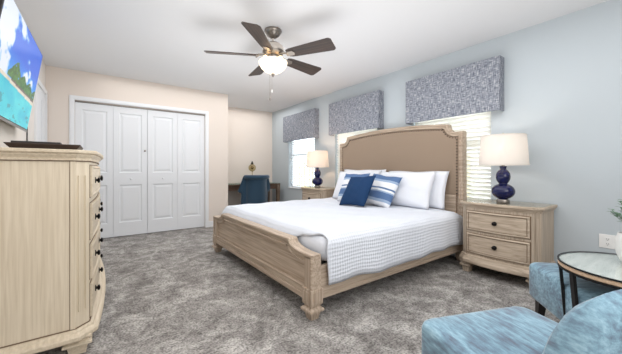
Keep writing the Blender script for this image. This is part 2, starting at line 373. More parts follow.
# windows: frame, meeting rail, glass, sill
for k, c in enumerate(WC):
    y0, y1 = c-WW/2, c+WW/2; xo = XB+.085; b = MB()
    b.box(xo, xo+.04, y0+.001, y0+.045, WZ0+.001, WZ1-.001).box(xo, xo+.04, y1-.045, y1-.001, WZ0+.001, WZ1-.001)
    b.box(xo, xo+.04, y0+.045, y1-.045, WZ0+.001, WZ0+.05).box(xo, xo+.04, y0+.045, y1-.045, WZ1-.05, WZ1-.001).box(xo, xo+.04, y0+.045, y1-.045, 1.33, 1.38)
    f = struct(b.build('window_%d' % (k+1), M['trim']))
    MB().box(xo+.018, xo+.022, y0+.045, y1-.045, WZ0+.05, 1.33).box(xo+.018, xo+.022, y0+.045, y1-.045, 1.38, WZ1-.05).build('glass_pane', M['glass'], f)
    MB().box(XB-.02, XB+.084, y0+.001, y1-.001, WZ0+.0, WZ0+.018, bev=.004).build('window_sill', M['trim'], f)
# outside: lawn and slatted fence
struct(box('outside_ground', M['grass'], XB+.2, XB+14, -3, 14, -.2, -.05))
fn = thing('fence', 'yellowish wooden slat fence outside the far left window', 'fence', (XB+3.2, 9, -.05))
b = MB()
for z in (.35, 1.12): b.box(-.03, .03, -6, 4, z, z+.07)
b.build('fence_rail', M['fence'], fn); b = MB()
for i in range(56): b.box(-.045, -.031, -6+i*.18, -6+i*.18+.10, .02, 1.38)
b.build('picket_panel', M['fence'], fn)
for i in range(5): box('fence_post', M['fence'], -.029, .061, -6+i*2.4, -6+i*2.4+.09, .001, 1.45, parent=fn)

# blinds
def blind(k, c, tilt, mat, label, pitch=.047):
    y0, y1 = c-WW/2+.012, c+WW/2-.012; t = thing('window_blind', label, 'blind', (XB+.045, c, WZ0+.02), group='slatted blinds in the blue wall windows'); hw = (y1-y0)/2
    MB().box(-.028, .028, -hw, hw, 1.39, 1.438).build('headrail', M['trim'], t)
    b = MB(); a = R(tilt); z = .055; wd = .050
    while z < 1.375:
        n = 4; P = []
        for i in range(n+1):
            s = (i/n-.5)*wd; cr = .003*(1-(2*i/n-1)**2)
            P.append((s*cos(a)-cr*sin(a), z+s*sin(a)+cr*cos(a)))
        Q = [(x+.0025*sin(a), zz-.0025*cos(a)) for x, zz in P[::-1]]
        b.prism([(x, zz) for x, zz in P+Q], 1, -hw+.004, hw-.004) ; z += pitch
    b.build('slats', mat, t)
    MB().box(-.026, .026, -hw, hw, .004, .024, bev=.003).build('bottom_rail', mat, t)
    b = MB()
    for yy in (-hw+.12, 0, hw-.12):
        for xx in (-.027, .027): b.box(xx-.0008, xx+.0008, yy-.0015, yy+.0015, .02, 1.40)
    b.build('ladder_cords', M['trim'], t)
    b = MB(); b.tube([(-.036, hw-.06, 1.40), (-.036, hw-.06, .75)], .004); b.build('tilt_wand', M['trim'], t)
blind(0, WC[0], -55, M['slat_c'], 'closed cream slatted blind beside the headboard and the large right lamp')
blind(1, WC[1], -55, M['slat_c'], 'closed slatted blind behind the far side of the headboard, in the middle window')
blind(2, WC[2], -24, M['slat_w'], 'open white slatted blind in the farthest window, with the fence showing through')

# valances
VC = [1.76, 3.35, 4.93]
vl = ['woven blue grey box valance over the window nearest the large right lamp', 'woven blue grey box valance over the middle window, left of the headboard top', 'woven blue grey box valance over the farthest window, by the alcove corner']
vw = [1.12, 1.14, 1.16]
v0 = None
for k, c in enumerate(VC):
    h = vw[k]/2; b = MB(); x0 = -.12
    b.box(x0, x0+.018, -h, h, 0, .56, bev=.005); b.box(x0+.018, -.002, -h, -h+.018, 0, .56); b.box(x0+.018, -.002, h-.018, h, 0, .56); b.box(x0+.018, -.002, -h+.018, h-.018, .542, .56)
    o = b.build('window_valance', M['weave']); o.location = (XB, c, 1.645); tag(o, vl[k], 'valance', 'woven valances above the windows')

# ---------------------------------------------------------------- ceiling fan
FX, FY = 1.40, 2.545
fan = thing('ceiling_fan', 'five blade ceiling fan with dark blades, nickel motor and lit glass bowl', 'ceiling fan', (FX, FY, H))
MB().lathe([(.086, -.001), (.088, -.012), (.082, -.030), (.062, -.058), (.034, -.076), (.02, -.082)]).build('canopy', M['nickel'], fan, 40)
MB().lathe([(.012, -.07), (.012, -.115), (.022, -.12), (.022, -.135)]).build('downrod', M['nickel'], fan, 40)
MB().lathe([(.03, -.125), (.055, -.13), (.098, -.155), (.11, -.175), (.113, -.215), (.104, -.235), (.075, -.25), (.06, -.262)]).build('motor_housing', M['nickel'], fan, 40)
MB().lathe([(.055, -.262), (.062, -.27), (.06, -.30), (.04, -.318)]).build('light_kit', M['nickel'], fan, 40)
MB().lathe([(.142, -.318), (.145, -.325), (.138, -.352), (.118, -.385), (.085, -.415), (.045, -.435), (.012, -.44)], n=40, cap=True).build('glass_bowl', M['bowl'], fan, 60)
MB().lathe([(.016, -.438), (.019, -.447), (.012, -.458), (.006, -.468), (.003, -.474)]).build('finial', M['nickel'], fan, 40)
for a in (60, 180, 300):
    MB().ball((.085*cos(R(a)), .085*sin(R(a)), -.292), .022, 8).build('bulb', M['bulb'], fan, 60)
for a in range(5):
    ang = R(9+72*a); b = MB(); r0, r1 = .17, .655; n = 28; up = []; lo = []
    for i in range(n+1):
        s = i/n; wd = .058+.030*s
        if s > .93: wd *= math.sqrt(max(0, 1-((s-.93)/.072)**2))*.35+.65
        if s < .08: wd *= .8+.2*s/.08
        up.append((r0+(r1-r0)*s, wd)); lo.append((r0+(r1-r0)*s, -wd*.95))
    pitch = R(-15); zz = -.262
    poly = up+lo[::-1]
    def PT(x, y, dz): return (x, y*cos(pitch), zz+y*sin(pitch)+dz)
    b.rings([[PT(x, y, -.004) for x, y in poly], [PT(x, y, .004) for x, y in poly]])
    bl = b.build('blade', M['blade'], fan); bl.rotation_euler = (0, 0, ang)
    b = MB(); b.bar((.075, 0, -.245), (.15, 0, -.255), .03, .012, (0, 0, 1)); b.bar((.14, 0, -.256), (.17, .026, -.264), .014, .008); b.bar((.14, 0, -.256), (.17, -.026, -.274), .014, .008)
    b.rings([[PT(x, y, -.011) for x, y in ((.155, -.028), (.235, -.03), (.25, 0), (.235, .03), (.155, .028))], [PT(x, y, -.0045) for x, y in ((.155, -.028), (.235, -.03), (.25, 0), (.235, .03), (.155, .028))]])
    b.build('blade_bracket', M['nickel'], bl)
for (dx, dy, z1) in ((-.045, .06, -.665), (-.06, .055, -.745)):
    b = MB(); b.tube([(dx, dy, -.31), (dx*1.6, dy-.165, -.345), (dx*1.6, dy-.17, z1+.03)], .0014, 6); ch = b.build('pull_chain', M['nickel'], fan)
    b = MB(); b.lathe([(.002, z1+.03), (.006, z1+.022), (.006, z1+.004), (.002, z1)], (dx*1.6, dy-.17), 12); b.build('pull_fob', M['plastic'] if dx > -.05 else M['nickel'], ch, 40)

# ---------------------------------------------------------------- television
TVY0, TVY1 = 2.31, 3.54
tv = thing('television', 'flat television tilted on the left wall, showing a tropical beach', 'television', (-.4775, (TVY0+TVY1)/2, 1.7235), (0, 0, 0))
tilt = math.atan2(.105, .693); tv.rotation_euler = (0, tilt, 0)   # screen looks along local +X, top leans out
hw, hh = (TVY1-TVY0)/2, .351
MB().box(-.03, -.001, -hw, hw, -hh, hh, bev=.004).build('bezel', M['screen_frame'], tv)
MB().box(-.065, -.031, -hw*.7, hw*.7, -hh*.8, hh*.3, bev=.01).build('rear_housing', M['screen_frame'], tv)
MB().box(-.001, .002, -hw, hw, -hh-.012, -hh+.004).build('chin', M['nickel'], tv)
MB().bar((-.065, .1, 0), (-.118, .1, .03), .2, .03, (0, 0, 1)).build('wall_bracket', M['blackmetal'], tv)
b = MB(); NU, NV = 200, 116; scr = bpy.data.meshes.new('screen'); vs = []; fs = []; cols = []
def vn(x, y, s=0):   # value noise
    def h(i, j): return (math.sin(i*127.1+j*311.7+s*74.7)*43758.5453) % 1
    i, j = math.floor(x), math.floor(y); u, v = x-i, y-j; u = u*u*(3-2*u); v = v*v*(3-2*v)
    return (h(i, j)*(1-u)+h(i+1, j)*u)*(1-v)+(h(i, j+1)*(1-u)+h(i+1, j+1)*u)*v
def fb(x, y, s=0): return sum(vn(x*2**k, y*2**k, s+k)/2**(k+1) for k in range(4))/.9375
def beach(u, v):
    mix = lambda a, c, t: tuple(p+(q-p)*t for p, q in zip(a, c))
    hz = .37
    if v > hz:
        c = mix((50, 172, 245), (0, 98, 222), min(1, (v-hz)/.30))
        d = fb(u*6, v*5.5, 3)+.17*math.exp(-((u-.10)/.16)**2)-.16*max(0, u-.35); t = max(0, min(1, (d-.57)/.12)); c = mix(c, (226, 234, 248), t)
    else:
        c = mix((0, 176, 204), (90, 222, 222), fb(u*7, v*9, 9)); c = mix(c, (40, 170, 200), max(0, 1-(hz-v)/.05)*.7)
        if fb(u*16, v*22, 31) > .66 and v < .22: c = mix(c, (60, 130, 140), .6)
    ls = .365-.02*(u-.35)
    if u > .14 and ls-.015-.025*(u-.14) < v < ls+.015: c = mix((236, 232, 222), (200, 184, 156), fb(u*30, v*30, 5))
    if u > .36 and ls+.008 < v < ls+.05+.03*fb(u*16, 0, 8): c = mix((52, 56, 66), (150, 116, 96), fb(u*36, v*36, 6))
    top = .40+.19*math.exp(-((u-.43)/.11)**2)+.12*math.exp(-((u-.63)/.07)**2)+.12*math.exp(-((u-.80)/.10)**2)+.10*math.exp(-((u-1.0)/.08)**2)+.05*(fb(u*24, 1, 12)-.5)
    if u > .27 and ls+.03 < v < top and fb(u*22, v*22, 14) > .28: c = mix((14, 62, 28), (96, 156, 56), fb(u*34, v*34, 20))
    return c
for j in range(NV+1):
    for i in range(NU+1):
        u, v = i/NU, j/NV; vs.append((.0005, -hw+.008+(2*hw-.016)*u, -hh+.012+(2*hh-.02)*v)); cols.append(beach(u, v))
for j in range(NV):
    for i in range(NU): a = j*(NU+1)+i; fs.append((a, a+1, a+NU+2, a+NU+1))
scr.from_pydata(vs, [], fs); at = scr.color_attributes.new('picture', 'FLOAT_COLOR', 'POINT')
for k, c in enumerate(cols): at.data[k].color = rgb(*c)
so = bpy.data.objects.new('screen', scr); COL.objects.link(so); so.parent = tv
m, n, l, bs = newmat('lit_screen'); vc = n.new('ShaderNodeVertexColor'); vc.layer_name = 'picture'; l.new(vc.outputs[0], bs.inputs['Emission Color']); bs.inputs['Emission Strength'].default_value = .9; bs.inputs['Specular IOR Level'].default_value = .15
bs.inputs['Base Color'].default_value = (.01, .01, .01, 1); bs.inputs['Roughness'].default_value = .25; scr.materials.append(m)
o = MB().tube([(XL+.006, 3.98, 2.0), (XL+.006, 3.98, .4)], .005, 8).build('power_cable', M['blackmetal']); tag(o, 'thin black cable running down the wall just past the television', 'cable')

# ---------------------------------------------------------------- cabinets
def front_y(x, w, d, bow): return -d-bow*(1-(2*x/w)**2)
def outline(w, d, cant, bow, off, nb=16):
    """plan outline, back at y=0, canted front corners, bowed front"""
    p = [(w/2+off, 0), (-w/2-off, 0), (-w/2-off, -d+cant-off*.41)]
    for i in range(nb+1):
        x = (-w/2+cant-off*.41)+(w-2*cant+.82*off)*i/nb; s = (x/(w/2-cant+.41*off))
        p.append((x, -d-off-bow*(1-s*s)))
    p.append((w/2+off, -d+cant-off*.41)); return p
def layers(b, w, d, cant, bow, prof, split=None):
    b.rings([[(x, y, z) for x, y in outline(w, d, cant, bow, off)] for off, z in prof]); return b
def drawer(b, x0, x1, z0, z1, w, d, cant, bow, prof, n=12):
    hwid = w/2-cant
    fy = lambda x, dep: -d-bow*(1-(x/hwid)**2)-dep
    rs = []
    for ins, dep in prof:
        r = []; a0, a1, c0, c1 = x0+ins, x1-ins, z0+ins, z1-ins
        for i in range(n+1): x = a0+(a1-a0)*i/n; r.append((x, fy(x, dep), c0))
        for i in range(n+1): x = a1+(a0-a1)*i/n; r.append((x, fy(x, dep), c1))
        rs.append(r)
    V = [[b.bm.verts.new(p) for p in r] for r in rs]; N = 2*(n+1)
    for p, q in zip(V, V[1:]):
        for i in range(N): b.bm.faces.new((p[i], p[(i+1) % N], q[(i+1) % N], q[i]))
    L = V[-1]
    for i in range(n): b.bm.faces.new((L[i], L[i+1], L[N-2-i], L[N-1-i]))
    return fy
PROF = [(0, 0), (0, .012), (.012, .016), (.018, .010), (.03, .010)]
def knob(parent, x, y, z, r=.016):
    b = MB(); ring = lambda rr, dy: [(x+rr*cos(2*pi*i/16), y-dy, z+rr*sin(2*pi*i/16)) for i in range(16)]
    b.rings([ring(r*1.05, -.001), ring(r*1.05, .003), ring(r*.45, .005), ring(r*.45, .011), ring(r*.85, .014), ring(r, .019), ring(r*.7, .025), ring(r*.2, .027)])
    return b.build('knob', M['iron'], parent, 40)
def cabinet_foot(parent, x, y, s, mat, hgt=.11):
    b = MB(); b.sq([(.030*s, 0), (.030*s, .006), (.036*s, hgt*.45), (.052*s, hgt*.55), (.052*s, hgt*.66), (.04*s, hgt*.74), (.04*s, hgt*.82), (.05*s, hgt*.9), (.05*s, hgt)], (x, y)); return b.build('foot', mat, parent)
# dresser
DW, DD, DC, DB = 1.79, .545, .058, .035
dr = thing('dresser', 'tall pale oak dresser with dark round knobs against the left wall', 'dresser', (XL+.018, 2.935, 0), (0, 0, pi/2))
DD -= .018
b = MB(); layers(b, DW, DD, DC, DB, [(0, .14), (0, 1.082)]); b.build('body', M['dress_z'], dr)
b = MB(); layers(b, DW, DD, DC, DB, [(.002, 1.082), (.008, 1.084), (.008, 1.090), (.004, 1.092), (.006, 1.098), (.016, 1.108), (.022, 1.114), (.022, 1.118), (.018, 1.119), (.018, 1.121), (.032, 1.123), (.037, 1.127), (.037, 1.138), (.033, 1.142)]); b.build('top', M['dress_x'], dr, 25)
b = MB(); layers(b, DW, DD, DC, DB, [(.003, 1.078), (.0095, 1.079), (.0095, 1.0815), (.003, 1.082)]); b.build('top_shade_line', M['shade_groove'], dr)  # brown band painted as the shadow line under the top slab
b = MB(); layers(b, DW, DD, DC, DB, [(.003, .1525), (.006, .153), (.006, .156), (.003, .157)]); b.build('base_shade_line', M['shade_groove'], dr)  # brown band painted as the shadow line above the base moulding
b = MB(); layers(b, DW, DD, DC, DB+.01, [(.036, .095), (.042, .101), (.042, .120), (.034, .130), (.022, .136), (.018, .146), (.004, .152)]); b.build('base_moulding', M['dress_x'], dr)
# strips of the end panel and the canted posts
for sgn in (-1, 1):
    xx = sgn*DW/2; a0, a1 = min(xx, xx+sgn*.005), max(xx, xx+sgn*.005)
    for q0, q1 in ((-DD+DC, -DD+DC+.022), (-.03, -.002)): box('end_stile', M['dress_z'], a0, a1, q0, q1, .154, 1.080, parent=dr)
    box('panel_groove', M['shade_groove'], min(xx, xx+sgn*.0015), max(xx, xx+sgn*.0015), -DD+DC+.0225, -DD+DC+.0255, .156, 1.078, parent=dr)
    box('panel_groove', M['shade_groove'], min(xx, xx+sgn*.0015), max(xx, xx+sgn*.0015), -.034, -.031, .156, 1.078, parent=dr)
if True: pass
for sgn in (-1, 1):
    p0 = Vector((sgn*DW/2, -DD+DC, 0)); p1 = Vector((sgn*(DW/2-DC), -DD, 0)); nn = Vector((sgn, -1, 0)).normalized()
    for t in (.22, .72):
        q = p0.lerp(p1, t)+nn*.002; MB().bar((q.x, q.y, .24), (q.x, q.y, 1.0), .010, .010, tuple(nn)).build('post_bead', M['dress_z'], dr)
rows = [(.865, 1.065), (.617, .842), (.385, .602), (.162, .370)]
for ri, (z0, z1) in enumerate(rows):
    for x0, x1 in ((-.825, -.01), (.01, .825)):
        b = MB(); fy = drawer(b, x0+.008, x1-.008, z0+.008, z1-.008, DW, DD, DC, DB, PROF); d_ = b.build('drawer', M['dress_x'], dr)
        g = MB(); drawer(g, x0+.002, x1-.002, z0+.002, z1-.002, DW, DD, DC, DB, [(0, 0), (0, .0025), (.004, .0025)]); g.build('drawer_gap', M['shade_groove'], d_)
        cx = (x0+x1)/2
        for kx in (cx-.20, cx+.20): knob(d_, kx, fy(kx, .010), (z0+z1)/2, .019)
for x, y in ((-DW/2+.055, -DD+.05), (DW/2-.055, -DD+.05), (-DW/2+.075, -.08), (DW/2-.075, -.08)): cabinet_foot(dr, x, y, 1.25, M['dress_x'], .105)
# things on the dresser
t = thing('tray', 'low dark wooden tray with flared sides on top of the dresser', 'tray', (-.275, 2.52, 1.1425))
b = MB(); b.rings([[(sx*(.135+o), sy*(.15+o), z) for sx, sy in ((-1, -1), (1, -1), (1, 1), (-1, 1))] for o, z in ((0, 0), (.035, .044), (.035, .048), (.027, .048), (-.006, .008))]); b.build('tray_body', M['traywood'], t)
o = MB().box(-.13, .13, -.06, .06, 0, .092, bev=.004).build('media_box', M['blackbox']); o.location = (-.37, 2.86, 1.1425); tag(o, 'dark flat-topped box behind the tray on the dresser', 'box')

# nightstands
NW, ND, NC, NB = .655, .405, .05, .028
def nightstand(label, loc, rot):
    t = thing('nightstand', label, 'nightstand', loc, rot, 'oak nightstands beside the bed')
    b = MB(); layers(b, NW, ND, NC, NB, [(0, .17), (0, .655)]); b.build('body', M['night_z'], t)
    b = MB(); layers(b, NW, ND, NC, NB, [(.002, .655), (.006, .663), (.012, .676), (.024, .686), (.026, .690), (.026, .706), (.022, .711)]); b.build('top', M['night_x'], t)
    b = MB(); layers(b, NW, ND, NC, NB, [(.018, .7112), (.018, .7152)]); b.build('glass_cover', M['glass'], t)
    b = MB(); layers(b, NW, ND, NC, NB+.012, [(.026, .108), (.032, .116), (.032, .14), (.022, .158), (.014, .172), (.012, .185), (.002, .190)]); b.build('base_moulding', M['night_x'], t)
    for z0, z1 in ((.430, .630), (.205, .408)):
        b = MB(); fy = drawer(b, -.262, .262, z0+.006, z1-.006, NW, ND, NC, NB, [(0, 0), (0, .010), (.012, .014), (.018, .008), (.03, .008)]); d_ = b.build('drawer', M['night_x'], t)
        g = MB(); drawer(g, -.270, .270, z0, z1, NW, ND, NC, NB, [(0, 0), (0, .0025), (.006, .0025)]); g.build('drawer_gap', M['shade_groove'], d_)
        g = MB(); drawer(g, -.262+.0165, .262-.0165, z0+.0225, z1-.0225, NW, ND, NC, NB, [(0, .008), (0, .0115), (.0035, .0115), (.0035, .0075)]); g.build('drawer_bead', M['shade_groove'], d_)
        knob(d_, 0, fy(0, .010), (z0+z1)/2, .019)
    for sx in (-1, 1):
        p0 = Vector((sx*NW/2, -ND+NC, 0)); p1 = Vector((sx*(NW/2-NC), -ND, 0)); nn = Vector((sx, -1, 0)).normalized(); q = p0.lerp(p1, .5)+nn*.001
        MB().bar((q.x, q.y, .23), (q.x, q.y, .61), .028, .008, tuple(nn)).build('post_panel', M['night_z'], t)
        for y in (-ND+.045, -.05): cabinet_foot(t, sx*(NW/2-.045), y, 1.0, M['night_z'], .112)
    return t
ns = nightstand('two drawer oak nightstand right of the bed, next to the blue wall', (XB-.018, 1.118, 0), (0, 0, -pi/2))
ns2 = copy_tree(ns); ns2.location = (XB-.018, 4.03, 0); ns2['label'] = 'oak nightstand on the far side of the bed, mostly hidden by the pillows'

# lamps
def lamp(label, loc, warm, power):
    t = thing('table_lamp', label, 'lamp', loc, group='navy gourd table lamps')
    MB().lathe([(.052, 0), (.054, .004), (.054, .028), (.050, .034)]).build('lamp_base', M['nickel'], t, 40)
    p = []
    for k in range(17):
        a = pi*k/16; p.append((max(.036, .097*sin(a)), .110-.076*cos(a)))
    for k in range(1, 15):
        a = pi*(k+1)/16; p.append((max(.026, .060*sin(a)), .250-.078*cos(a)))
    p += [(.027, .335), (.030, .345), (.028, .35)]
    MB().lathe([q for q in p], n=40).build('gourd_body', M['cobalt'], t, 60)
    MB().lathe([(.014, .35), (.014, .375), (.018, .38), (.018, .40), (.006, .41), (.006, .43)]).build('socket', M['nickel'], t, 40)
    MB().ball((0, 0, .45), .03, 8, 1.3).build('bulb', M['bulb'], t, 60)
    b = MB(); b.tube([(0, .0, .40), (.06, 0, .45), (.06, 0, .58), (0, 0, .635)], .002, 6); b.build('harp', M['nickel'], t)
    n = 48; b = MB(); pr = [(.203, .362), (.2005, .37), (.183, .63), (.182, .640)]
    b.lathe(pr, n=n, cap=False); sh = b.build('lamp_shade', M['shade'], t, 60, solid=.002)
    for r, z in ((.2035, .362), (.1825, .640)): MB().rings([[(rr*cos(2*pi*i/n), rr*sin(2*pi*i/n), zz) for i in range(n)] for rr, zz in ((r-.002, z-.004), (r+.002, z-.004), (r+.002, z+.004), (r-.002, z+.004), (r-.002, z-.004))], True, False).build('shade_trim', M['shade'], sh)
    MB().lathe([(.004, .63), (.008, .645), (.010, .655), (.003, .668)], n=12).build('finial', M['brass'], t, 40)
    for a in range(3):
        MB().tube([(0, 0, .633), (.18*cos(a*2.094), .18*sin(a*2.094), .633)], .0015, 6).build('shade_spoke', M['nickel'], t)
    li = bpy.data.lights.new('lamp_light', 'POINT'); li.energy = power; li.color = warm; li.shadow_soft_size = .04
    lo = bpy.data.objects.new('lamp_light', li); COL.objects.link(lo); lo.parent = t; lo.location = (0, 0, .505)
    return t
lamp('blue gourd lamp with a cream drum shade on the right nightstand', (3.10, 1.105, .7158), (1, .96, .91), 2.2)
lamp('blue gourd lamp with a glowing shade on the far nightstand by the window', (3.08, 3.985, .7158), (1, .66, .42), 6)

# ---------------------------------------------------------------- bed
BC = 2.57
bed = thing('bed', 'wide washed oak bed with an arched padded headboard and scooped footboard', 'bed', (0, BC, 0))
def offset_path(path, d):
    """shift an open polyline (y,z) inward (to the right of travel) by d with mitres"""
    out = []
    for i, p in enumerate(path):
        a = Vector(path[max(i-1, 0)]); q = Vector(p); c = Vector(path[min(i+1, len(path)-1)])
        d1 = (q-a) if i > 0 else (c-q); d2 = (c-q) if i < len(path)-1 else (q-a); d1.normalize(); d2.normalize()
        n1 = Vector((d1.y, -d1.x)); n2 = Vector((d2.y, -d2.x)); m_ = n1+n2; m_.normalize(); k = 1/max(.5, m_.dot(n1)); out.append(q+m_*d*k)
    return out
def loft_path(b, path, prof, axis_x):
    rows = []
    for ins, dep in prof: rows.append([(axis_x+dep, p.x, p.y) for p in offset_path(path, ins)])
    b.rings(rows, close=False, cap=False)
# headboard outline (y, z), left to right = +y side first so that inward is to the right of travel
def head_path():
    P = [(1.02, .30), (1.02, 1.466), (.925, 1.466)]
    # concave scoop up to the arch
    for k in range(1, 9):
        a = pi/2*k/8; P.append((.925-.080*sin(a), 1.466+.094*(1-cos(a))))
    ys = [.845*(1-2*k/24) for k in range(1, 24)]
    for y in ys: P.append((y, 1.560+.050*(1-(y/.845)**2)))
    Q = [(-y, z) for y, z in P[:11]][::-1]
    return P+Q
hp = head_path(); hp = [(-y, z) for y, z in hp]      # travel from -y up and over to +y : inward is right-hand side
XH = 3.255
b = MB(); poly = hp
b.prism(poly, 0, XH+.02, XH+.075)
loft_path(b, hp, [(0, .02), (0, .0), (.008, -.012), (.020, -.012), (.026, -.002), (.036, -.002), (.041, -.010), (.050, -.008), (.056, .010), (.058, .03)], XH)
b.build('headboard', M['bedwood_y'], bed, 35)
ins = offset_path(hp, .056); ins = [(p.x, max(p.y, .74)) for p in ins]
b = MB(); cy, cz = 0, 1.1
r0 = [(XH+.021, y, z) for y, z in ins]
r1 = [(XH+.004, y+(.006 if y < 0 else -.006), z-.004) for y, z in ins]
r2 = [(XH-.006, y*.975, cz+(z-cz)*.955) for y, z in ins]
r3 = [(XH-.009, y*.90, cz+(z-cz)*.85) for y, z in ins]
b.rings([r0, r1, r2, r3]); b.build('padded_panel', M['headfab'], bed, 50)
# nail heads following the padded panel
nb = MB(); np_ = offset_path(hp, .073); pts = [(p.x, p.y) for p in np_ if True]
acc = 0; last = None; step = .034
pl = [(pts[0][0], .76)]+[q for q in pts[1:-1]]+[(pts[-1][0], .76)]
for (a, c) in zip(pl, pl[1:]):
    L = math.dist(a, c); 
    while acc <= L and L > 0:
        y, z = a[0]+(c[0]-a[0])*acc/L, a[1]+(c[1]-a[1])*acc/L
        nb.rings([[(XH-xx, y+rr*cos(2*pi*i/8), z+rr*sin(2*pi*i/8)) for i in range(8)] for rr, xx in ((.0078, -.004), (.0074, .005), (.004, .009))])
        acc += step
    acc -= L
tag(nb.build('nailhead_trim', M['nail'], bed))
b = MB(); b.box(XH-.004, XH+.019, -.94, .94, .30, .715); b.box(XH-.014, XH+.001, -.94, .94, .715, .745, bev=.004); b.build('lower_panel', M['bedwood_y'], bed)
# side rails
for s in (-1, 1):
    yo = s*1.012; b = MB(); b.box(1.215, XH+.02, min(yo, yo-s*.03), max(yo, yo-s*.03), .135, .36)
    b.box(1.215, XH+.02, min(yo, yo+s*.008), max(yo, yo+s*.008), .135, .165); b.build('side_rail', M['bedwood_x'], bed)
# footboard
XF = 1.155; FW = 1.035; fo = 0.02
def foot_path(dz=0):
    P = [(-FW, .12), (-FW, .438), (-FW+.075, .438)]
    for k in range(1, 11):
        a = pi/2*k/10; P.append((-FW+.075+.215*sin(a), .438+.058*(1-cos(a))))
    P.append((-FW+.30, .502))
    Q = [(-y, z) for y, z in P][::-1]
    return P+Q
fp = foot_path(); fyc = fo
fp = [(y+fyc, z) for y, z in fp]
b = MB(); b.prism(fp, 0, XF+.022, XF+.062)
loft_path(b, fp, [(0, .07), (-.010, .07), (-.012, .060), (-.012, -.004), (-.006, -.012), (.006, -.012), (.012, -.004), (.018, -.004), (.022, .006), (.046, .006), (.050, -.002), (.060, -.002), (.066, .010), (.072, .024)], XF)
b.build('footboard', M['bedwood_y'], bed, 35)
b = MB(); yl, yr = -FW+.02+fyc, FW-.02+fyc
b.box(XF-.012, XF+.02, yl, yr, .128, .168, bev=.005); b.box(XF-.004, XF+.02, yl, yr, .168, .206, bev=.004); b.box(XF-.010, XF+.02, yl+.05, yr-.05, .204, .216, bev=.003); b.build('foot_moulding', M['bedwood_y'], bed)
for s in (-1, 1):
    yc = s*(FW-.04)+fyc
    b = MB(); b.box(XF-.004, XF+.075, yc-.044, yc+.044, .21, .425)
    b.box(XF-.018, XF+.085, yc-.056, yc+.056, .112, .214, bev=.004); b.box(XF-.024, XF-.017, yc-.034, yc+.034, .132, .196, bev=.003)
    b.box(XF+.0, XF+.068, min(yc+s*.055, yc+s*.061), max(yc+s*.055, yc+s*.061), .132, .196); b.build('post', M['bedwood_z'], bed)
    b = MB(); b.sq([(.030, 0), (.032, .012), (.040, .045), (.058, .056), (.060, .066), (.058, .074), (.040, .086), (.040, .095), (.050, .104), (.052, .113)], (XF+.033, yc)); b.build('foot', M['bedwood_z'], bed)
    yh = s*(1.02-.045); b = MB(); b.box(XH+.0, XH+.075, yh-.045, yh+.045, .11, .32); b.sq([(.030, 0), (.04, .045), (.042, .112)], (XH+.037, yh)); b.build('foot', M['bedwood_z'], bed)
# mattress in its sheet
b = MB(); b.box(1.262, 3.225, BC-1.02, BC+1.02, .365, .562, bev=.06); mt = b.build('mattress', M['sheet'], None, 60); tag(mt, 'white sheeted mattress on the bed, showing at the foot corner beneath the coverlet', 'mattress')
# coverlet
def coverlet():
    prof = []; yn = BC-1.055; r = .085; zt = .574; zb = .226
    L = [(yn-.002, zb), (yn-.006, .27), (yn-.004, .33), (yn, .40), (yn+.003, .46)]
    for k in range(0, 9): a = pi/2*k/8; L.append((yn+.005+r*1.3*(1-cos(a)), zt-r+r*sin(a)))
    near = L; far = [(2*BC-y, z) for y, z in L][::-1]
    mid = [(near[-1][0]+(far[0][0]-near[-1][0])*k/30, zt) for k in range(1, 30)]
    sec = near+mid+far
    # refine
    s2 = []
    for a, c in zip(sec, sec[1:]):
        m_ = max(1, int(math.dist(a, c)/.035)); s2 += [(a[0]+(c[0]-a[0])*k/m_, a[1]+(c[1]-a[1])*k/m_) for k in range(m_)]
    s2.append(sec[-1]); arc = [0]
    for a, c in zip(s2, s2[1:]): arc.append(arc[-1]+math.dist(a, c))
    NX = 150; me = bpy.data.meshes.new('coverlet'); V = []; F = []; UV = []
    for i in range(NX+1):
        for j, (y, z) in enumerate(s2):
            hang = max(0, min(1, (zt-z)/(zt-zb))); near_side = y < BC
            x0 = 1.25+ (.03*hang if near_side else 0); tk = max(0, min(1, (y-(BC-.97))/.12)); x0 -= .022*tk*(1-hang)
            if near_side: x0 += .035*math.exp(-((z-.56)/.05)**2)*(1 if y < BC-.8 else math.exp(-((y-BC+.8)/.12)**2))
            x1 = 3.205; x = x0+(x1-x0)*i/NX
            dy = 0; dz = 0
            if hang > .1:
                sg = -1 if near_side else 1; dy = sg*(.012*sin(x*7.5+1)+.007*sin(x*19))*(hang-.1); dz = (.010*sin(x*5+.6)+.006*sin(x*13))*hang
            else: dz = .006*sin(x*6+y*3)*sin(y*5+1)+.004*sin(x*17+y*9)
            if x < 1.31: dz -= tk*.10*((1.31-x)/.08)**2*(1-hang)
            if x > 3.08: t_ = (x-3.08)/.125; dz -= .03*t_*t_*(1-hang)
            V.append((x, y+dy, z+dz)); UV.append((x, arc[j]))
    n = len(s2)
    for i in range(NX):
        for j in range(n-1): a = i*n+j; F.append((a, a+1, a+n+1, a+n))
    me.from_pydata(V, [], F); ul = me.uv_layers.new(name='UVMap')
    for lp in me.loops: ul.data[lp.index].uv = UV[lp.vertex_index]
    me.materials.append(M['coverlet']); me.shade_smooth(); o = bpy.data.objects.new('coverlet', me); COL.objects.link(o)
    me.materials.append(M['sheet']); md = o.modifiers.new('solid', 'SOLIDIFY'); md.thickness = .010; md.offset = 0; md.material_offset_rim = 1; md.use_quality_normals = True; return o
tag(coverlet(), 'white waffle textured coverlet draped over the bed and down its side', 'coverlet')

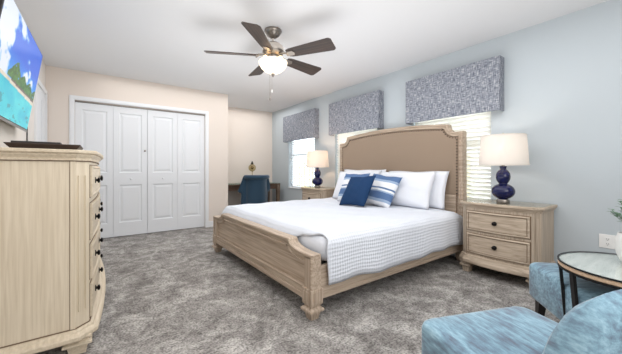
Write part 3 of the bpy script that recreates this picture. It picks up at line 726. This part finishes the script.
def pillow(name, w, h, t, mat, pinch=.06, seed=0):
    n = 22; me = bpy.data.meshes.new(name); V = []; F = []; rnd = random.Random(seed)
    ph = [rnd.uniform(0, 6) for _ in range(4)]
    for side in (1, -1):
        for j in range(n+1):
            for i in range(n+1):
                u, v = 2*i/n-1, 2*j/n-1
                X = u*w/2*(1-pinch*(1-abs(v)**2.0)*abs(u)**3); Z = v*h/2*(1-pinch*(1-abs(u)**2.0)*abs(v)**3)
                e = max(0, (1-u**4)*(1-v**4)); th = t/2*(e**.5)*(.80+.20*(1-u*u)*(1-v*v)); th += e*(.009*sin(5*u+ph[0])*sin(4*v+ph[1])+.004*sin(11*u+7*v+ph[2])*sin(9*v-5*u+ph[3]))
                # fluffed sag toward the bottom
                th *= 1+.18*(-v)
                V.append((X, side*max(th, .0), Z+h/2+.004*sin(6*u+ph[2])*(v > 0)))
    m_ = (n+1)**2
    for j in range(n):
        for i in range(n): a = j*(n+1)+i; F.append((a, a+1, a+n+2, a+n+1)); F.append((m_+a, m_+a+n+1, m_+a+n+2, m_+a+1))
    me.from_pydata(V, [], F); bm = bmesh.new(); bm.from_mesh(me); bmesh.ops.remove_doubles(bm, verts=bm.verts, dist=.0004); bmesh.ops.recalc_face_normals(bm, faces=bm.faces); bm.to_mesh(me); bm.free()
    me.shade_smooth(); me.materials.append(mat); o = bpy.data.objects.new(name, me); COL.objects.link(o); return o
def put(o, x, y, z, lean, label, cat='pillow', roll=0, yaw=0, group=None):
    o.location = (x, y, z); o.rotation_mode = 'XYZ'
    mat = Matrix.Rotation(R(-90+yaw), 4, 'Z') @ Matrix.Rotation(R(-lean), 4, 'X') @ Matrix.Rotation(R(roll), 4, 'Y')
    o.rotation_euler = mat.to_euler('XYZ'); return tag(o, label, cat, group)
PZ = .582; G = 'white pillows leaning on the headboard'
put(pillow('pillow', .86, .45, .13, M['pillow'], .05, 1), 3.115, 2.12, PZ, 14, 'white pillow against the headboard on the right, its corner showing behind another', group=G)
put(pillow('pillow', .86, .47, .13, M['pillow'], .05, 2), 3.11, 3.02, PZ, 14, 'white pillow against the headboard behind the striped pillows', group=G)
put(pillow('pillow', .82, .46, .15, M['pillow'], .05, 3), 2.95, 2.195, PZ, 22, 'large white pillow in front on the right, plain and fully in view', group=G)
put(pillow('pillow', .84, .46, .14, M['pillow'], .05, 4), 2.955, 3.03, PZ, 22, 'white pillow in front on the left, far edge of the row', group=G)
put(pillow('throw_pillow', .48, .44, .13, M['stripe'], .08, 5), 2.74, 2.40, PZ, 29, 'blue and white striped pillow right of the navy one', 'pillow', 6, 0, 'striped pillows')
put(pillow('throw_pillow', .48, .44, .13, M['stripe'], .07, 6), 2.76, 2.87, PZ, 25, 'blue and white striped pillow mostly hidden left of the navy one', 'pillow', -1, 0, 'striped pillows')
put(pillow('throw_pillow', .44, .44, .12, M['navy'], .07, 7), 2.49, 2.545, PZ, 33, 'plain navy blue square pillow in front of all the others', 'pillow', -4, -2)

# ---------------------------------------------------------------- blue slipper chairs
def rr_outline(w, d, r, n=6):
    P = []
    for cx, cy, a0 in ((w/2-r, d/2-r, 0), (-w/2+r, d/2-r, 90), (-w/2+r, -d/2+r, 180), (w/2-r, -d/2+r, 270)):
        for k in range(n+1): a = R(a0+90*k/n); P.append((cx+r*cos(a), cy+r*sin(a)))
    return P
def slipper_chair(label, loc, rz, w=.56, d=.56):
    """faces local +Y, origin on the floor under the middle of the seat"""
    hb = .965; t = thing('slipper_chair', label, 'chair', loc, (0, 0, rz), 'blue velvet slipper chairs')
    b = MB(); prof = [(-.03, .185), (-.008, .190), (0, .205), (0, .372), (-.005, .388), (-.016, .398), (-.035, .404), (-.10, .409), (-.18, .411)]
    b.rings([[(x, y, z) for x, y in rr_outline(w+2*o, d+2*o, max(.012, .05+o*.2))] for o, z in prof]); b.build('seat', M['velvet'], t, 60)
    # curved round-topped back
    hw = w/2; nu, nv = 22, 16; b = MB(); sheets = []
    def topz(u): return .40+.325*max(0, 1-abs(u)**4.5)**.5 if abs(u) < 1 else .40
    for side in (0, 1):
        rows = []
        for j in range(nv+1):
            row = []
            for i in range(nu+1):
                u = -cos(pi*i/nu); zt = topz(u); v = j/nv; z = .20+(zt-.20)*v
                e = min(1, (1-abs(u))*9)**.5; ev = min(1, (zt-z)/.05 if zt > z else 0)**.5; th = .045*min(e, ev)
                y = -d/2-.055+.05*u*u-.05*max(0, z-.3); row.append(b.bm.verts.new((u*hw*hb, y+(th if side else -th), z)))
            rows.append(row)
        sheets.append(rows)
        for a, c in zip(rows, rows[1:]):
            for i in range(nu): b.bm.faces.new((a[i], a[i+1], c[i+1], c[i]))
    for i in range(nu): b.bm.faces.new((sheets[0][0][i], sheets[0][0][i+1], sheets[1][0][i+1], sheets[1][0][i]))
    bmesh.ops.remove_doubles(b.bm, verts=b.bm.verts, dist=.0006)
    b.build('backrest', M['velvet'], t, 70)
    for sx in (-1, 1):
        for sy in (-1, 1):
            x, y = sx*(w/2-.06), sy*(d/2-.06); b = MB(); b.bar((x, y, .19), (x+sx*.012, y+sy*.012, 0.0), .048, .048, (0, 1, 0), .026); b.build('leg', M['legdark'], t)
    return t
f1 = math.atan2(.185, .47)
slipper_chair('light blue velvet slipper chair nearest the camera, seen from behind', (1.222, .362, 0), -.39, .55, .50).scale = (1, 1, 1.035)
slipper_chair('blue velvet slipper chair by the blue wall, tucked behind the round table', (2.295, .305, 0), .706, .52, .56).scale = (1, 1, 1.05)

# round side table
t = thing('side_table', 'round side table with glass over a pale top, wood rim and black legs', 'table', (2.095, .174, 0))
MB().lathe([(.288, .524), (.292, .528), (.292, .541), (.288, .544)], n=64).build('wooden_rim', M['bread'], t, 30)
MB().lathe([(.286, .512), (.293, .514), (.293, .523), (.286, .524)], n=64).build('metal_band', M['blackmetal'], t, 30)
MB().lathe([(.286, .5442), (.288, .546), (.286, .5475)], n=64).build('table_surface', M['tabletop'], t, 30)
b = MB(); b.rings([[(r*cos(2*pi*i/64), r*sin(2*pi*i/64), z) for i in range(64)] for r, z in ((.286, .5475), (.2945, .5475), (.2945, .5535), (.286, .5535), (.286, .5475))], True, False); b.build('glass_edge', M['blackmetal'], t)
MB().lathe([(.2855, .5478), (.2855, .5530)], n=64).build('glass_top', M['glass'], t, 30)
for a0, a1 in ((108, 136), (203, 229), (270, 294)):
    for a, fa, fr in ((a0, a0+3, .245), (a1, a1-28, .20)):
        b = MB(); b.bar((.282*cos(R(a)), .282*sin(R(a)), .514), (fr*cos(R(fa)), fr*sin(R(fa)), 0), .026, .014, (cos(R(a)), sin(R(a)), 0)); b.build('leg', M['blackmetal'], t)
# plant
t = thing('potted_plant', 'small leafy green plant in a speckled white pot on the round table', 'plant', (2.195, .200, .554))
MB().lathe([(.032, 0), (.040, .004), (.056, .04), (.062, .08), (.058, .125), (.050, .15), (.046, .15), (.052, .12), (.054, .10)], n=32).build('pot', M['pot'], t, 40)
MB().lathe([(.052, .10), (.052, .125)], n=24).build('soil', M['legdark'], t)
b = MB(); lf = MB(); rnd = random.Random(4)
for k in range(26):
    a = rnd.uniform(0, 6.28); sp = rnd.uniform(.15, 1); hh_ = rnd.uniform(.10, .20)*(1.15-.4*sp); tip = (.085*sp*cos(a), .085*sp*sin(a), .13+hh_); mid_ = (tip[0]*.4, tip[1]*.4, .13+hh_*.6)
    b.tube([(.01*cos(a), .01*sin(a), .12), mid_, tip], .0012, 5)
    for q in range(9):
        s = .25+.75*q/8; p0 = Vector(mid_).lerp(Vector(tip), s) if s > .3 else Vector(mid_); aa = a+q*2.4; d = Vector((cos(aa), sin(aa), rnd.uniform(-.1, .6))).normalized(); sdir = d.cross(Vector((0, 0, 1))).normalized(); L = rnd.uniform(.016, .026)
        pts = [p0, p0+d*L*.5+sdir*L*.34, p0+d*L, p0+d*L*.5-sdir*L*.34]; lf.bm.faces.new([lf.bm.verts.new(x) for x in pts])
b.build('stems', M['stem'], t); lf.build('leaves', M['leaf'], t, solid=.0012)
# wall outlet
t = thing('wall_outlet', 'white double wall outlet on the blue wall behind the round table', 'outlet', (XB-.0005, .4435, .435))
MB().box(-.006, 0, -.052, .052, -.057, .057, bev=.002).build('cover_plate', M['plastic'], t)
MB().box(-.009, -.0061, -.019, .019, -.036, .036, bev=.001).build('receptacle', M['plastic'], t)
b = MB()
for z in (-.02, .02):
    for y in (-.006, .006): b.box(-.0098, -.0091, y-.0012, y+.0012, z-.004, z+.006)
    b.box(-.0098, -.0091, -.0025, .0025, z-.012, z-.008)
b.build('socket_slots', M['dark'], t)

# ---------------------------------------------------------------- alcove: desk, chair, ornament
t = thing('desk', 'dark wood writing desk with a glass top in the alcove', 'desk', (2.64, 5.90, 0))
x0, x1, y0, y1 = -.69, .64, -.28, .28
MB().box(x0, x1, y0, y1, .690, .722, bev=.004).build('desktop', M['deskwood'], t)
MB().box(x0, x1, y0, y1, .7222, .730).build('glass_top', mk_glass('mint_glass', (.80, .92, .88, 1)), t)
b = MB(); b.box(x0+.05, x1-.05, y0+.02, y0+.04, .60, .689); b.box(x0+.05, x1-.05, y1-.04, y1-.02, .60, .689); b.box(x0+.02, x0+.04, y0+.06, y1-.06, .60, .689); b.box(x1-.04, x1-.02, y0+.06, y1-.06, .60, .689); b.build('apron', M['deskwood'], t)
for sx in (x0+.04, x1-.04):
    for sy in (y0+.04, y1-.04):
        b = MB(); b.sq([(.024, 0), (.034, .55), (.036, .56), (.036, .689)], (sx, sy)); b.build('leg', M['deskpanel'], t)
t = thing('ornament', 'small smoky glass globe with a dark cap on a stand on the desk', 'ornament', (2.70, 5.86, .7305))
MB().lathe([(.06, 0), (.06, .01), (.015, .02), (.008, .04), (.008, .25), (.02, .262)]).build('stand', M['brass'], t, 40)
MB().ball((0, 0, .342), .082, 12, 1.0).build('globe', M['smoke_glass'], t, 60)
MB().ball((0, 0, .342), .03, 8, 1.2).build('inner_core', M['brass'], t, 60)
MB().lathe([(.03, .42), (.034, .43), (.018, .45), (.014, .475), (.004, .485)]).build('cap', M['iron'], t, 40)
# barrel desk chair, back towards the camera, facing +Y
t = thing('desk_chair', 'deep teal velvet barrel chair with a rolled top edge at the desk', 'chair', (2.50, 5.26, 0))
def barrel():
    b = MB(); n = 60; rows = []
    for i in range(n+1):
        ph = R(-180-14+ (208)*i/n)                    # from left arm round the back to right arm
        s = abs((i/n)*2-1)                             # 1 at arm fronts, 0 at middle of the back
        q_ = max(0, min(1, (s-.80)/.13)); q_ = q_*q_*(3-2*q_); top = .90-.27*q_; r0 = .215+.075*q_
        c, sn = cos(ph), sin(ph); prof = []
        for (dr, z) in ((0, .24), (.004, .40), (.0, top-.10), (.004, top-.055), (.040, top-.052), (.058, top-.030), (.060, top+.004), (.034, top+.026), (-.01, top+.026), (-.035, top+.008), (-.045, top-.03), (-.05, .40), (-.05, .24)):
            prof.append(((r0+dr)*c, (r0+dr)*sn, z))
        rows.append(prof)
    b.rings(rows, True, True); return b
barrel().build('backrest', M['teal'], t, 70)
MB().lathe([(.17, .235), (.20, .245), (.205, .40), (.195, .43), (.19, .45), (.10, .46)], (0, .03), 32).build('seat', M['teal'], t, 60)
for sx in (-1, 1):
    for sy in (-1, 1):
        b = MB(); b.bar((sx*.15, .02+sy*.15, .24), (sx*.18, .02+sy*.19, 0), .04, .04, (0, 1, 0), .024); b.build('leg', M['legdark'], t)
